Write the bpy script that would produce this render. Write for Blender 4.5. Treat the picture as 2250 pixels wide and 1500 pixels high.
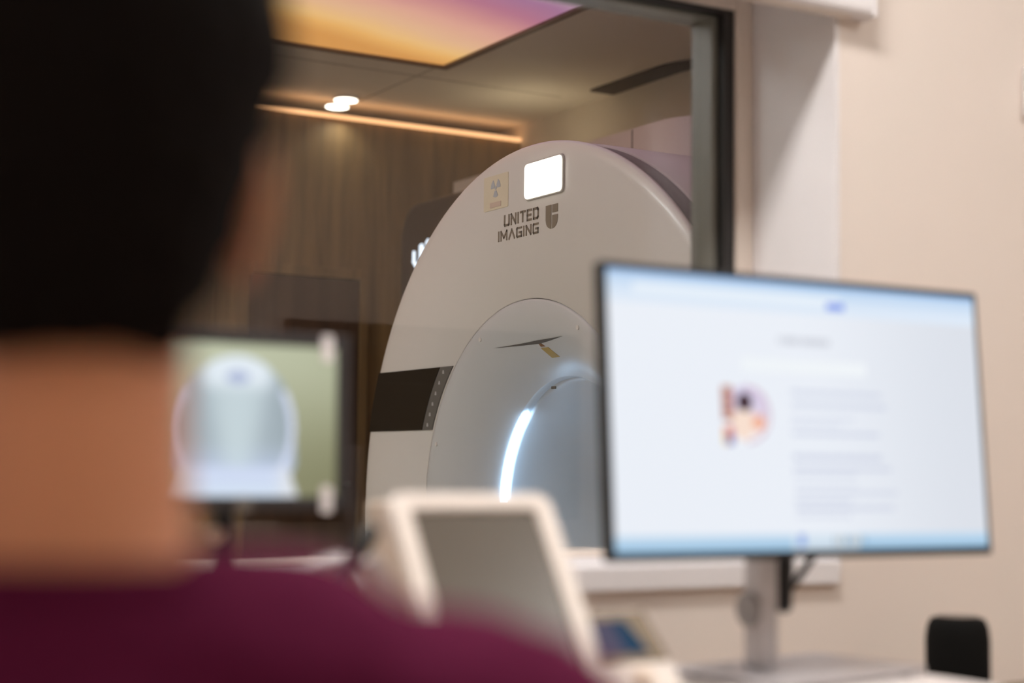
import bpy, bmesh, math, random
from mathutils import Vector, Matrix, Quaternion
random.seed(7)
for o in list(bpy.data.objects):
    bpy.data.objects.remove(o, do_unlink=True)
SC = bpy.context.scene
COL = SC.collection
PI = math.pi
H = 1.10                                   # camera height above the floor

# ---------------------------------------------------------------- camera
YAW, PITCH, ROLL = math.radians(30.46), math.radians(4.393), math.radians(0.659)
fwd = Vector((math.sin(YAW) * math.cos(PITCH), math.cos(YAW) * math.cos(PITCH), math.sin(PITCH)))
rgt = Vector((math.cos(YAW), -math.sin(YAW), 0))
up = rgt.cross(fwd)
r2 = rgt * math.cos(ROLL) + up * math.sin(ROLL)
u2 = -rgt * math.sin(ROLL) + up * math.cos(ROLL)
cam_d = bpy.data.cameras.new('camera')
cam = bpy.data.objects.new('camera', cam_d)
COL.objects.link(cam)
m = Matrix((r2, u2, -fwd)).transposed().to_4x4()
m.translation = Vector((0, 0, H))
cam.matrix_world = m
cam_d.sensor_width = 36.0
cam_d.lens = 57.28
cam_d.clip_start = 0.02
cam_d.dof.use_dof = True
cam_d.dof.focus_distance = 4.33
cam_d.dof.aperture_fstop = 1.75
SC.camera = cam

# ---------------------------------------------------------------- world, exposure
w = bpy.data.worlds.new('world'); SC.world = w
w.use_nodes = True
w.node_tree.nodes['Background'].inputs[0].default_value = (0.05, 0.05, 0.05, 1)
w.node_tree.nodes['Background'].inputs[1].default_value = 0.3
SC.view_settings.view_transform = 'Standard'
SC.view_settings.look = 'None'
SC.view_settings.exposure = 0.0
SC.view_settings.gamma = 1.0
SC.view_settings.use_curve_mapping = False
SC.cycles.max_bounces = 10
SC.cycles.transparent_max_bounces = 16
SC.cycles.caustics_reflective = False
SC.cycles.caustics_refractive = False
SC.cycles.sample_clamp_indirect = 6.0

# light strengths, kept together for tuning
CTRL_PANEL = 30.0        # control room ceiling luminaires
CTRL_COL = (1.0, 0.98, 0.95)
SCAN_DOWN = 2.5        # watts of each scanner room downlight
SCAN_FILL = 6.6        # unseen fill lights added in the scanner room
SKY_PANEL = 1.15         # backlit ceiling picture

# ---------------------------------------------------------------- colours and materials
def lin(c):
    return tuple(((v / 255) / 12.92 if v / 255 <= 0.04045 else ((v / 255 + 0.055) / 1.055) ** 2.4) for v in c)
MATS = {}
def mat(name, rgb, rough=0.5, metal=0.0, noise=0.03, nscale=30.0, bump=0.0, spec=0.5, coat=0.0, lineari=False):
    """a Principled material whose base colour carries a faint procedural mottling"""
    if name in MATS: return MATS[name]
    c = rgb if lineari else lin(rgb)
    ma = bpy.data.materials.new(name); ma.use_nodes = True
    nt = ma.node_tree; b = nt.nodes['Principled BSDF']
    tc = nt.nodes.new('ShaderNodeTexCoord'); no = nt.nodes.new('ShaderNodeTexNoise')
    no.inputs['Scale'].default_value = nscale; no.inputs['Detail'].default_value = 3
    nt.links.new(tc.outputs['Object'], no.inputs['Vector'])
    mx = nt.nodes.new('ShaderNodeMix'); mx.data_type = 'RGBA'
    mx.inputs[6].default_value = (*[v * (1 - noise) for v in c], 1)
    mx.inputs[7].default_value = (*[min(1, v * (1 + noise)) for v in c], 1)
    nt.links.new(no.outputs['Fac'], mx.inputs[0]); nt.links.new(mx.outputs[2], b.inputs['Base Color'])
    b.inputs['Roughness'].default_value = rough; b.inputs['Metallic'].default_value = metal
    b.inputs['Specular IOR Level'].default_value = spec; b.inputs['Coat Weight'].default_value = coat
    if bump:
        bp = nt.nodes.new('ShaderNodeBump'); bp.inputs['Strength'].default_value = bump; bp.inputs['Distance'].default_value = 0.003
        nt.links.new(no.outputs['Fac'], bp.inputs['Height']); nt.links.new(bp.outputs['Normal'], b.inputs['Normal'])
    MATS[name] = ma
    return ma
def emit(name, rgb, strength=1.0, lineari=False):
    if name in MATS: return MATS[name]
    c = rgb if lineari else lin(rgb)
    ma = bpy.data.materials.new(name); ma.use_nodes = True
    nt = ma.node_tree; nt.nodes.remove(nt.nodes['Principled BSDF'])
    e = nt.nodes.new('ShaderNodeEmission'); e.inputs[0].default_value = (*c, 1); e.inputs[1].default_value = strength
    nt.links.new(e.outputs[0], nt.nodes['Material Output'].inputs[0])
    MATS[name] = ma
    return ma
def screen_mat(name, strength=1.0, gloss=0.03):
    """a lit screen showing the picture held in the mesh attribute 'picture'"""
    ma = bpy.data.materials.new(name); ma.use_nodes = True
    nt = ma.node_tree; b = nt.nodes['Principled BSDF']
    at = nt.nodes.new('ShaderNodeAttribute'); at.attribute_name = 'picture'
    b.inputs['Base Color'].default_value = (0.01, 0.01, 0.012, 1); b.inputs['Roughness'].default_value = 0.35
    b.inputs['Specular IOR Level'].default_value = gloss * 10
    nt.links.new(at.outputs['Color'], b.inputs['Emission Color']); b.inputs['Emission Strength'].default_value = strength
    return ma
def wood_mat(name, c1, c2, rough=0.5):
    ma = bpy.data.materials.new(name); ma.use_nodes = True
    nt = ma.node_tree; b = nt.nodes['Principled BSDF']
    tc = nt.nodes.new('ShaderNodeTexCoord'); mp = nt.nodes.new('ShaderNodeMapping')
    mp.inputs['Scale'].default_value = (6.0, 6.0, 0.35)
    n1 = nt.nodes.new('ShaderNodeTexNoise'); n1.inputs['Scale'].default_value = 2.2; n1.inputs['Detail'].default_value = 5; n1.inputs['Distortion'].default_value = 0.6
    n2 = nt.nodes.new('ShaderNodeTexNoise'); n2.inputs['Scale'].default_value = 14; n2.inputs['Detail'].default_value = 4
    nt.links.new(tc.outputs['Object'], mp.inputs[0]); nt.links.new(mp.outputs[0], n1.inputs['Vector']); nt.links.new(mp.outputs[0], n2.inputs['Vector'])
    ad = nt.nodes.new('ShaderNodeMath'); ad.operation = 'MULTIPLY_ADD'; ad.inputs[1].default_value = 0.35
    nt.links.new(n2.outputs['Fac'], ad.inputs[0]); nt.links.new(n1.outputs['Fac'], ad.inputs[2])
    cr = nt.nodes.new('ShaderNodeValToRGB')
    cr.color_ramp.elements[0].position = 0.5; cr.color_ramp.elements[0].color = (*lin(c1), 1)
    cr.color_ramp.elements[1].position = 0.85; cr.color_ramp.elements[1].color = (*lin(c2), 1)
    nt.links.new(ad.outputs[0], cr.inputs[0]); nt.links.new(cr.outputs[0], b.inputs['Base Color'])
    b.inputs['Roughness'].default_value = rough
    return ma
def glass_mat():
    ma = bpy.data.materials.new('window_glass'); ma.use_nodes = True
    nt = ma.node_tree; nt.nodes.remove(nt.nodes['Principled BSDF'])
    t = nt.nodes.new('ShaderNodeBsdfTransparent'); t.inputs[0].default_value = (0.935, 0.93, 0.91, 1)
    g = nt.nodes.new('ShaderNodeBsdfGlossy'); g.inputs['Roughness'].default_value = 0.0
    fr = nt.nodes.new('ShaderNodeFresnel'); fr.inputs[0].default_value = 1.5
    # a pane is seen from both sides: the same reflectance entering and leaving
    geo = nt.nodes.new('ShaderNodeNewGeometry'); mth = nt.nodes.new('ShaderNodeMix'); mth.data_type = 'FLOAT'
    mth.inputs[3].default_value = 0.05
    nt.links.new(geo.outputs['Backfacing'], mth.inputs[0]); nt.links.new(fr.outputs[0], mth.inputs[2])
    ms = nt.nodes.new('ShaderNodeMixShader')
    nt.links.new(mth.outputs[0], ms.inputs[0]); nt.links.new(t.outputs[0], ms.inputs[1]); nt.links.new(g.outputs[0], ms.inputs[2])
    nt.links.new(ms.outputs[0], nt.nodes['Material Output'].inputs[0])
    return ma

M_WALL = mat('beige_wall_paint', (230, 216, 206), 0.75, noise=0.015, nscale=8, bump=0.03)
M_CEIL = mat('grey_ceiling_tiles', (190, 184, 176), 0.8, noise=0.01)
M_FLOOR = mat('grey_vinyl_floor', (196, 192, 184), 0.4, noise=0.06, nscale=12)
M_LINING = mat('white_lacquered_lining', (232, 226, 226), 0.45, noise=0.01)
M_TRIM = mat('cream_trim', (226, 212, 200), 0.5, noise=0.01)
M_BLACK = mat('black_window_frame', (34, 32, 31), 0.4, noise=0.05)
M_BEAD = mat('grey_green_glazing_bead', (120, 118, 110), 0.35, noise=0.03)
M_SCEIL = mat('scanner_room_ceiling', (236, 228, 214), 0.7, noise=0.015, nscale=4)
M_SWALL = mat('scanner_room_wall_paint', (214, 204, 190), 0.6, noise=0.015, nscale=4)
M_CLAD = mat('pale_cladding', (226, 218, 214), 0.45, noise=0.01)
M_WOOD = wood_mat('brown_oak_panelling', (118, 97, 66), (152, 126, 86), 0.5)
M_WOOD2 = wood_mat('dark_oak_door', (76, 58, 44), (94, 72, 54), 0.5)
M_SHELL = mat('gantry_white_shell', (226, 222, 216), 0.32, noise=0.008, coat=0.15)
M_SHELL2 = mat('gantry_bore_shell', (206, 208, 208), 0.35, noise=0.008)
M_BODY = mat('gantry_body_shell', (196, 188, 184), 0.4, noise=0.01)
M_RECESS = mat('gantry_dark_band', (98, 90, 86), 0.5, noise=0.02)
M_GLOSSBLACK = mat('glossy_black_glass', (20, 19, 19), 0.15, noise=0.1)
M_KEYS = mat('grey_key_strip', (104, 102, 98), 0.4, noise=0.03)
M_KEYMARK = mat('pale_key_marks', (190, 190, 190), 0.4)
M_SEAM = mat('seam_grey', (96, 92, 86), 0.6)
M_LOGO = mat('bronze_lettering', (122, 110, 92), 0.4, noise=0.03)
M_BPLAST = mat('black_plastic', (26, 25, 25), 0.4, noise=0.06, nscale=80)
M_DKGREY = mat('dark_grey_bezel', (48, 45, 46), 0.4, noise=0.05)
M_ALU = mat('brushed_aluminium', (196, 192, 194), 0.35, metal=0.6, noise=0.02, nscale=60)
M_WPLAST = mat('warm_white_plastic', (226, 214, 204), 0.4, noise=0.01)
M_CREAM = mat('cream_plastic', (212, 192, 174), 0.5, noise=0.02)
M_DESK = mat('white_desk_laminate', (224, 214, 210), 0.4, noise=0.01)
M_WORKTOP = mat('taupe_worktop', (150, 134, 120), 0.5, noise=0.04, nscale=20)
M_FABRIC = mat('black_speaker_fabric', (20, 19, 18), 0.9, noise=0.25, nscale=400, bump=0.3, spec=0.1)
M_SKIN = mat('skin', (212, 143, 104), 0.5, noise=0.05, nscale=18, bump=0.05)
MATS['skin'].node_tree.nodes['Principled BSDF'].inputs['Subsurface Weight'].default_value = 0.12
MATS['skin'].node_tree.nodes['Principled BSDF'].inputs['Subsurface Radius'].default_value = (0.02, 0.008, 0.004)
M_HAIR = mat('near_black_hair', (15, 8, 5), 0.7, noise=0.5, nscale=160, bump=0.6, spec=0.08)
M_SCRUB = mat('plum_purple_scrubs', (88, 24, 54), 0.9, noise=0.06, nscale=220, bump=0.15, spec=0.05)

# ---------------------------------------------------------------- mesh helpers
def obj(name, bm, material, parent=None, smooth=False, bevel=0.0, seg=2):
    bmesh.ops.recalc_face_normals(bm, faces=bm.faces)
    me = bpy.data.meshes.new(name); bm.to_mesh(me); bm.free()
    if isinstance(material, (list, tuple)):
        for x in material: me.materials.append(x)
    else: me.materials.append(material)
    if smooth:
        me.polygons.foreach_set('use_smooth', [True] * len(me.polygons))
    o = bpy.data.objects.new(name, me); COL.objects.link(o)
    if parent is not None: o.parent = parent
    if bevel:
        b = o.modifiers.new('bevel', 'BEVEL'); b.width = bevel; b.segments = seg; b.limit_method = 'ANGLE'; b.angle_limit = math.radians(40)
        b.harden_normals = False
    return o
def thing(name, label, cat, loc=(0, 0, 0), rotz=0.0, group=None):
    o = bpy.data.objects.new(name, None); COL.objects.link(o)
    o.empty_display_size = 0.1
    o.location = loc; o.rotation_euler = (0, 0, rotz); o['label'] = label; o['category'] = cat
    if group: o['group'] = group
    return o
def tag(o, label, cat, group=None):
    o['label'] = label; o['category'] = cat
    if group: o['group'] = group
    return o
def struct(o, label=None, cat=None):
    o['kind'] = 'structure'
    if label: o['label'] = label; o['category'] = cat
    return o
def box(bm, x0, x1, y0, y1, z0, z1):
    vs = [bm.verts.new((x, y, z)) for z in (z0, z1) for y in (y0, y1) for x in (x0, x1)]
    for f in ((0, 1, 3, 2), (4, 6, 7, 5), (0, 4, 5, 1), (2, 3, 7, 6), (0, 2, 6, 4), (1, 5, 7, 3)):
        bm.faces.new([vs[i] for i in f])
def bx(*a):
    bm = bmesh.new(); box(bm, *a); return bm
def cyl(bm, c, axis, r, h, seg=32, r2=None, cap=True):
    """cylinder/cone from point c along axis"""
    a = Vector(axis).normalized(); q = Vector((0, 0, 1)).rotation_difference(a)
    r2 = r if r2 is None else r2; c = Vector(c)
    A = [bm.verts.new(c + q @ Vector((r * math.cos(2 * PI * i / seg), r * math.sin(2 * PI * i / seg), 0))) for i in range(seg)]
    B = [bm.verts.new(c + q @ Vector((r2 * math.cos(2 * PI * i / seg), r2 * math.sin(2 * PI * i / seg), h))) for i in range(seg)]
    for i in range(seg):
        bm.faces.new((A[i], A[(i + 1) % seg], B[(i + 1) % seg], B[i]))
    if cap:
        bm.faces.new(A[::-1]); bm.faces.new(B)
def tube(bm, pts, rad, seg=10, cap=True):
    pts = [Vector(p) for p in pts]; n = len(pts)
    rads = rad if isinstance(rad, (list, tuple)) else [rad] * n
    rings = []; ref = None
    for i, p in enumerate(pts):
        t = (pts[min(i + 1, n - 1)] - pts[max(i - 1, 0)]).normalized()
        if ref is None:
            ref = t.orthogonal().normalized()
        ref = (ref - t * ref.dot(t)).normalized(); b = t.cross(ref)
        rings.append([bm.verts.new(p + (ref * math.cos(2 * PI * k / seg) + b * math.sin(2 * PI * k / seg)) * rads[i]) for k in range(seg)])
    for i in range(n - 1):
        for k in range(seg):
            bm.faces.new((rings[i][k], rings[i][(k + 1) % seg], rings[i + 1][(k + 1) % seg], rings[i + 1][k]))
    if cap:
        bm.faces.new(rings[0][::-1]); bm.faces.new(rings[-1])
def smooth_path(pts, n=8):
    """Catmull-Rom through pts"""
    P = [Vector(p) for p in pts]; P = [P[0] * 2 - P[1]] + P + [P[-1] * 2 - P[-2]]; out = []
    for i in range(1, len(P) - 2):
        for k in range(n):
            t = k / n
            out.append(0.5 * ((2 * P[i]) + (P[i + 1] - P[i - 1]) * t + (2 * P[i - 1] - 5 * P[i] + 4 * P[i + 1] - P[i + 2]) * t * t + (3 * P[i] - P[i - 1] - 3 * P[i + 1] + P[i + 2]) * t ** 3))
    out.append(P[-2]); return out
def rrect(w_, h_, r, n=8):
    """outline of a rounded rectangle centred on 0"""
    out = []
    for cx, cy, a0 in ((w_ / 2 - r, h_ / 2 - r, 0), (-w_ / 2 + r, h_ / 2 - r, 90), (-w_ / 2 + r, -h_ / 2 + r, 180), (w_ / 2 - r, -h_ / 2 + r, 270)):
        for k in range(n + 1):
            a = math.radians(a0 + 90 * k / n); out.append((cx + r * math.cos(a), cy + r * math.sin(a)))
    return out
def prism(bm, outline, mapf, d0, d1):
    """outline (a,b) extruded from depth d0 to d1 through mapf(a,b,d)"""
    A = [bm.verts.new(mapf(a, b, d0)) for a, b in outline]; B = [bm.verts.new(mapf(a, b, d1)) for a, b in outline]
    n = len(A)
    bm.faces.new(A); bm.faces.new(B[::-1])
    for i in range(n): bm.faces.new((A[i], B[i], B[(i + 1) % n], A[(i + 1) % n]))
def ring_prism(bm, outer, inner, mapf, d0, d1):
    """frame between two outlines of the same point count, extruded"""
    n = len(outer)
    V = [[bm.verts.new(mapf(a, b, d)) for a, b in ol] for d in (d0, d1) for ol in (outer, inner)]
    for i in range(n):
        j = (i + 1) % n
        bm.faces.new((V[0][i], V[0][j], V[1][j], V[1][i])); bm.faces.new((V[2][i], V[3][i], V[3][j], V[2][j]))
        bm.faces.new((V[0][i], V[2][i], V[2][j], V[0][j])); bm.faces.new((V[1][i], V[1][j], V[3][j], V[3][i]))
def strokes(bm, lines, thick, mapf, d0, d1):
    """square-ended lettering strokes: each polyline a chain of thick bars"""
    for ln in lines:
        for (ax, ay), (bx_, by) in zip(ln, ln[1:]):
            dx, dy = bx_ - ax, by - ay; L = math.hypot(dx, dy) or 1; dx /= L; dy /= L; t = thick / 2
            ax2, ay2, bx2, by2 = ax - dx * t, ay - dy * t, bx_ + dx * t, by + dy * t
            prism(bm, [(ax2 - dy * t, ay2 + dx * t), (ax2 + dy * t, ay2 - dx * t), (bx2 + dy * t, by2 - dx * t), (bx2 - dy * t, by2 + dx * t)], mapf, d0, d1)

# ================================================================= SETTING
YW, YG = 2.0, 2.22                      # control room face of the window wall; plane of the window frame
OX0, OX1, OZ0, OZ1 = -0.75, 1.787, 0.919, 1.955
CX0, CX1, CY0, CZ = -1.8, 4.7, -1.6, 2.92
YS = 2.32                               # scanner room face of the window wall
SX0, SX1, SY1, SZ = -1.7, 5.4, 6.5, 2.70
XR0 = 3.86
SYB = 7.3                               # wall behind the cove above the wood panelling

struct(obj('floor', bx(CX0 - .1, 5.6, CY0 - .1, SYB + .1, -0.1, 0.0), M_FLOOR))
struct(obj('ceiling', bx(CX0 - .1, CX1 + .1, CY0 - .1, YW + .05, CZ, CZ + .08), M_CEIL))
bm = bmesh.new()                        # window wall with its opening
zt = CZ + .05
box(bm, CX0 - .1, OX0, YW, YS, 0, zt); box(bm, OX1, 5.6, YW, YS, 0, zt)
box(bm, OX0, OX1, YW, YS, 0, OZ0); box(bm, OX0, OX1, YW, YS, OZ1, zt)
struct(obj('wall_front', bm, M_WALL))
struct(obj('wall_back', bx(CX0 - .1, CX1 + .1, CY0 - .1, CY0, 0, zt), M_WALL))
struct(obj('wall_left', bx(CX0 - .1, CX0, CY0, YW, 0, zt), M_WALL))
struct(obj('wall_right', bx(CX1, CX1 + .1, CY0, YW, 0, zt), M_WALL))

# window: lining, sill, trim, black frame, glazing bead, pane
win = bpy.data.objects.new('window_1', None); COL.objects.link(win); struct(win)
bm = bmesh.new()                        # lining of the reveal
box(bm, OX1 - .004, OX1 + .004, YW - .003, YG, OZ0 + .02, OZ1); box(bm, OX0 - .004, OX0 + .004, YW - .003, YG, OZ0 + .02, OZ1)
box(bm, OX0, OX1, YW - .003, YG, OZ1 - .004, OZ1 + .004)
obj('window_lining', bm, M_LINING, win)
obj('window_sill', bx(OX0, OX1 - .004, YW - .012, YG + .02, OZ0, OZ0 + .038), M_LINING, win, bevel=.004)
def frame(x0, x1, z0, z1, wd, y0, y1, top=None):
    bm = bmesh.new(); top = wd if top is None else top
    box(bm, x0, x0 + wd, y0, y1, z0, z1); box(bm, x1 - wd, x1, y0, y1, z0, z1)
    box(bm, x0 + wd, x1 - wd, y0, y1, z1 - top, z1); box(bm, x0 + wd, x1 - wd, y0, y1, z0, z0 + wd * .3)
    return bm
x1 = OX1 - .004
zb = OZ0 + .036
obj('window_trim', frame(OX0 + .004, x1, zb, OZ1 - .004, .036, YG - .012, YG + .06, .052), M_TRIM, win, bevel=.004)
obj('window_frame', frame(OX0 + .04, x1 - .036, zb, OZ1 - .056, .022, YG - .004, YG + .07, .010), M_BLACK, win, bevel=.003)
obj('glazing_bead', frame(OX0 + .062, x1 - .058, zb, OZ1 - .066, .013, YG + .014, YG + .075, .006), M_BEAD, win, bevel=.003)
obj('window_pane', bx(OX0 + .07, x1 - .066, YG + .036, YG + .048, zb, OZ1 - .068), glass_mat(), win)

# scanner room shell
bm = bmesh.new(); box(bm, SX0 - .1, 5.6, YS - .02, SYB + .1, SZ, SZ + .1)
o = struct(obj('ceiling', bm, M_SCEIL))
bm = bmesh.new()                        # joints between the ceiling boards
for x in (0.6, 1.8, 3.0, ): box(bm, x - .003, x + .003, YS, SY1 - .05, SZ - .0015, SZ + .01)
for y in (3.0, 5.9): box(bm, SX0, 3.7, y - .003, y + .003, SZ - .0015, SZ + .01)
struct(obj('trim_1', bm, mat('ceiling_joint', (168, 156, 140), .7)))
struct(obj('wall_back', bx(SX0 - .1, XR0 - .002, SY1, SY1 + .08, 0, SZ - .0815), M_WOOD))
struct(obj('wall_back', bx(SX0 - .1, 5.6, SYB, SYB + .1, 0, SZ + .02), M_SWALL))
struct(obj('wall_left', bx(SX0 - .1, SX0, YS, SYB, 0, SZ), M_SWALL))
bm = bmesh.new()                        # right wall with a rounded outer corner
XR, YC, RC = 3.86, 4.98, 0.26
ol = [(XR, SYB + .02), (XR, YC + RC)] + [(XR + RC - RC * math.cos(a), YC + RC - RC * math.sin(a)) for a in [PI / 2 * k / 12 for k in range(1, 13)]] + [(5.6, YC), (5.6, SYB + .02)]
prism(bm, ol, lambda a, b, d: Vector((a, b, d)), 0, SZ + .02)
struct(obj('wall_right', bm, M_SWALL))
struct(obj('wall_right', bx(5.4, 5.6, YS, YC, 0, SZ), M_SWALL))

# door in the wood panelling: darker leaf, pale head and jamb, handle
d = bpy.data.objects.new('door_1', None); COL.objects.link(d); struct(d)
obj('door_leaf', bx(2.524, 3.03, SY1 - .02, SY1 + .01, 0.005, 1.905), M_WOOD2, d, bevel=.002)
bm = bmesh.new(); box(bm, 2.524, 3.075, SY1 - .026, SY1 + .01, 1.91, 1.955); box(bm, 3.034, 3.075, SY1 - .026, SY1 + .01, 0, 1.91)
obj('door_frame', bm, M_WOOD, d, bevel=.003)
bm = bmesh.new(); tube(bm, [(2.97, SY1 - .02, 1.02), (2.97, SY1 - .07, 1.02), (2.87, SY1 - .07, 1.02)], .010)
obj('door_handle', bm, M_ALU, d, smooth=True)

# ---------------------------------------------------------------- lamps of the two rooms
led = obj('cove_light', bx(SX0, XR - .012, SY1 - .022, SY1 + .05, SZ - .081, SZ - .066), emit('warm_led', (255, 190, 134), 1.7))
tag(led, 'thin warm orange LED strip along the top of the wood panelled wall', 'light strip')

sky = thing('ceiling_light_panel', 'large backlit ceiling panel glowing orange to purple above the scanner', 'ceiling light', (1.7, 4.3, SZ))
PX0, PX1, PY0, PY1 = 0.3, 2.985, 2.9, 5.64
def sky_mat():
    ma = bpy.data.materials.new('backlit_sunset_print'); ma.use_nodes = True
    nt = ma.node_tree; nt.nodes.remove(nt.nodes['Principled BSDF'])
    tc = nt.nodes.new('ShaderNodeTexCoord'); sp = nt.nodes.new('ShaderNodeSeparateXYZ')
    nt.links.new(tc.outputs['Object'], sp.inputs[0])
    # the printed sunset: t runs from the far left corner to the near right one
    mx = nt.nodes.new('ShaderNodeMath'); mx.operation = 'MULTIPLY_ADD'; mx.inputs[1].default_value = 0.30
    my = nt.nodes.new('ShaderNodeMath'); my.operation = 'MULTIPLY_ADD'; my.inputs[1].default_value = -1.0
    nt.links.new(sp.outputs[0], mx.inputs[0]); mx.inputs[2].default_value = 1.24 - .27
    nt.links.new(sp.outputs[1], my.inputs[0]); nt.links.new(mx.outputs[0], my.inputs[2])
    no = nt.nodes.new('ShaderNodeTexNoise'); no.inputs['Scale'].default_value = 1.6; no.inputs['Detail'].default_value = 3
    nt.links.new(tc.outputs['Object'], no.inputs['Vector'])
    ad = nt.nodes.new('ShaderNodeMath'); ad.operation = 'MULTIPLY_ADD'; ad.inputs[1].default_value = 0.16
    nt.links.new(no.outputs['Fac'], ad.inputs[0]); nt.links.new(my.outputs[0], ad.inputs[2])
    sb = nt.nodes.new('ShaderNodeMath'); sb.operation = 'SUBTRACT'; sb.inputs[1].default_value = 0.08
    nt.links.new(ad.outputs[0], sb.inputs[0])
    cr = nt.nodes.new('ShaderNodeValToRGB'); E = cr.color_ramp.elements
    E[0].position = 0.0; E[0].color = (*lin((216, 154, 86)), 1)
    E[1].position = 1.0; E[1].color = (*lin((184, 152, 172)), 1)
    for p, c in ((0.11, (234, 178, 106)), (0.19, (238, 192, 130)), (0.33, (230, 184, 148)), (0.50, (224, 168, 152)), (0.62, (208, 146, 146)), (0.75, (184, 120, 144)), (0.90, (166, 118, 154))):
        e = E.new(p); e.color = (*lin(c), 1)
    nt.links.new(sb.outputs[0], cr.inputs[0])
    e = nt.nodes.new('ShaderNodeEmission'); e.inputs[1].default_value = SKY_PANEL
    nt.links.new(cr.outputs[0], e.inputs[0]); nt.links.new(e.outputs[0], nt.nodes['Material Output'].inputs[0])
    return ma
bm = bx(PX0, PX1, PY0, PY1, SZ - .012, SZ - .004); bmesh.ops.translate(bm, verts=bm.verts, vec=(-1.7, -4.3, -SZ))
obj('printed_diffuser', bm, sky_mat(), sky)
bm = bmesh.new()
for a in ((PX0 - .032, PX1 + .032, PY1, PY1 + .032), (PX0 - .032, PX1 + .032, PY0 - .032, PY0), (PX0 - .032, PX0, PY0, PY1), (PX1, PX1 + .032, PY0, PY1)):
    box(bm, a[0] - 1.7, a[1] - 1.7, a[2] - 4.3, a[3] - 4.3, -.022, .0)
obj('panel_frame', bm, mat('brown_panel_frame', (120, 98, 78), 0.5), sky)

def downlight(x, y, label, power=SCAN_DOWN, group=None):
    t = thing('downlight', label, 'downlight', (x, y, SZ), 0, group)
    bm = bmesh.new(); cyl(bm, (0, 0, -.012), (0, 0, 1), .056, .012, 40); 
    obj('trim_ring', bm, M_TRIM, t)
    bm = bmesh.new(); cyl(bm, (0, 0, -.016), (0, 0, 1), .050, .004, 40)
    obj('lens', bm, emit('downlight_lens', (255, 250, 236), 6.0), t)
    ld = bpy.data.lights.new('downlight_beam', 'SPOT'); ld.energy = power; ld.color = (1, .95, .85)
    ld.spot_size = math.radians(120); ld.spot_blend = 0.6; ld.shadow_soft_size = .05
    lo = bpy.data.objects.new('downlight_beam', ld); COL.objects.link(lo); lo.parent = t; lo.location = (0, 0, -.03)
    return t
downlight(2.944, 6.565, 'round white downlight nearer the glowing strip, left one of the lit pair')
downlight(2.922, 6.425, 'round white downlight nearer the coloured ceiling panel, right one of the lit pair')

# long dark air slot in the ceiling beside the right wall, following its rounded corner
bm = bmesh.new()
ol = [(XR - .13, 5.71), (XR - .012, 5.71), (XR - .012, YC + RC)] + [(XR + RC - (RC + .012) * math.cos(a), YC + RC - (RC + .012) * math.sin(a)) for a in [PI / 2 * k / 10 for k in range(1, 11)]] + [(5.3, YC - .012), (5.3, YC - .13)] + \
     [(XR + RC - (RC + .13) * math.cos(a), YC + RC - (RC + .13) * math.sin(a)) for a in [PI / 2 * k / 10 for k in range(10, 0, -1)]] + [(XR - .13, YC + RC)]
prism(bm, ol, lambda a, b, d: Vector((a, b, d)), SZ - .010, SZ - .0005)
tag(obj('air_slot', bm, mat('dark_slot', (58, 48, 38), 0.7)), 'long dark air slot in the scanner room ceiling along the right wall', 'vent')

# unseen fill lights added to the scanner room (near its left end) and the control room's four ceiling luminaires
def luminaire(x, y, z, lx, ly, strength, col, label):
    t = thing('ceiling_luminaire', label, 'ceiling light', (x, y, z))
    bm = bmesh.new()
    for a in ((-lx / 2 - .02, lx / 2 + .02, ly / 2, ly / 2 + .02), (-lx / 2 - .02, lx / 2 + .02, -ly / 2 - .02, -ly / 2), (-lx / 2 - .02, -lx / 2, -ly / 2, ly / 2), (lx / 2, lx / 2 + .02, -ly / 2, ly / 2)):
        box(bm, *a, -.02, 0)
    obj('luminaire_frame', bm, M_LINING, t)
    obj('diffuser', bx(-lx / 2, lx / 2, -ly / 2, ly / 2, -.014, -.004), emit('diffuser_%s' % round(strength, 2), col, strength, True), t)
luminaire(0.75, 1.25, CZ, 1.2, 0.3, CTRL_PANEL * 1.4, CTRL_COL, 'ceiling luminaire above the control desk')
luminaire(2.9, 0.1, CZ, 1.2, 0.6, CTRL_PANEL * .55, CTRL_COL, 'ceiling luminaire behind the seated person on the right')
luminaire(-0.6, -0.35, CZ, 1.2, 0.6, CTRL_PANEL * .12, CTRL_COL, 'ceiling luminaire behind the seated person on the left')
luminaire(0.0, 5.2, SZ, 0.4, 0.9, SCAN_FILL * 3, (.98, 1.06, 1.10), 'unseen ceiling fill light added at the left end of the scanner room')
luminaire(-0.6, 3.4, SZ, 0.9, 0.6, SCAN_FILL * 3, (.98, 1.06, 1.10), 'unseen ceiling fill light added near the window at the left of the scanner room')

# dark wall cabinet on the control room's back wall, seen mirrored in the window
cb = thing('wall_cabinet', 'wide dark brown cabinet on the wall behind the camera, mirrored in the glass', 'cabinet', (3.23, CY0, .9))
obj('cabinet_body', bx(-.70, .70, .0, .04, -.03, .785), mat('dark_brown_laminate', (52, 42, 36), .5), cb, bevel=.004)
for s in (-1, 1):
    p = obj('cabinet_door', bx(s * .35 - .34, s * .35 + .34, .04, .06, -.02, .775), mat('dark_brown_laminate', (52, 42, 36), .5), cb, bevel=.003)
    obj('handle', bx(s * .06 - .008, s * .06 + .008, .06, .085, .3, .45), M_ALU, p)

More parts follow.
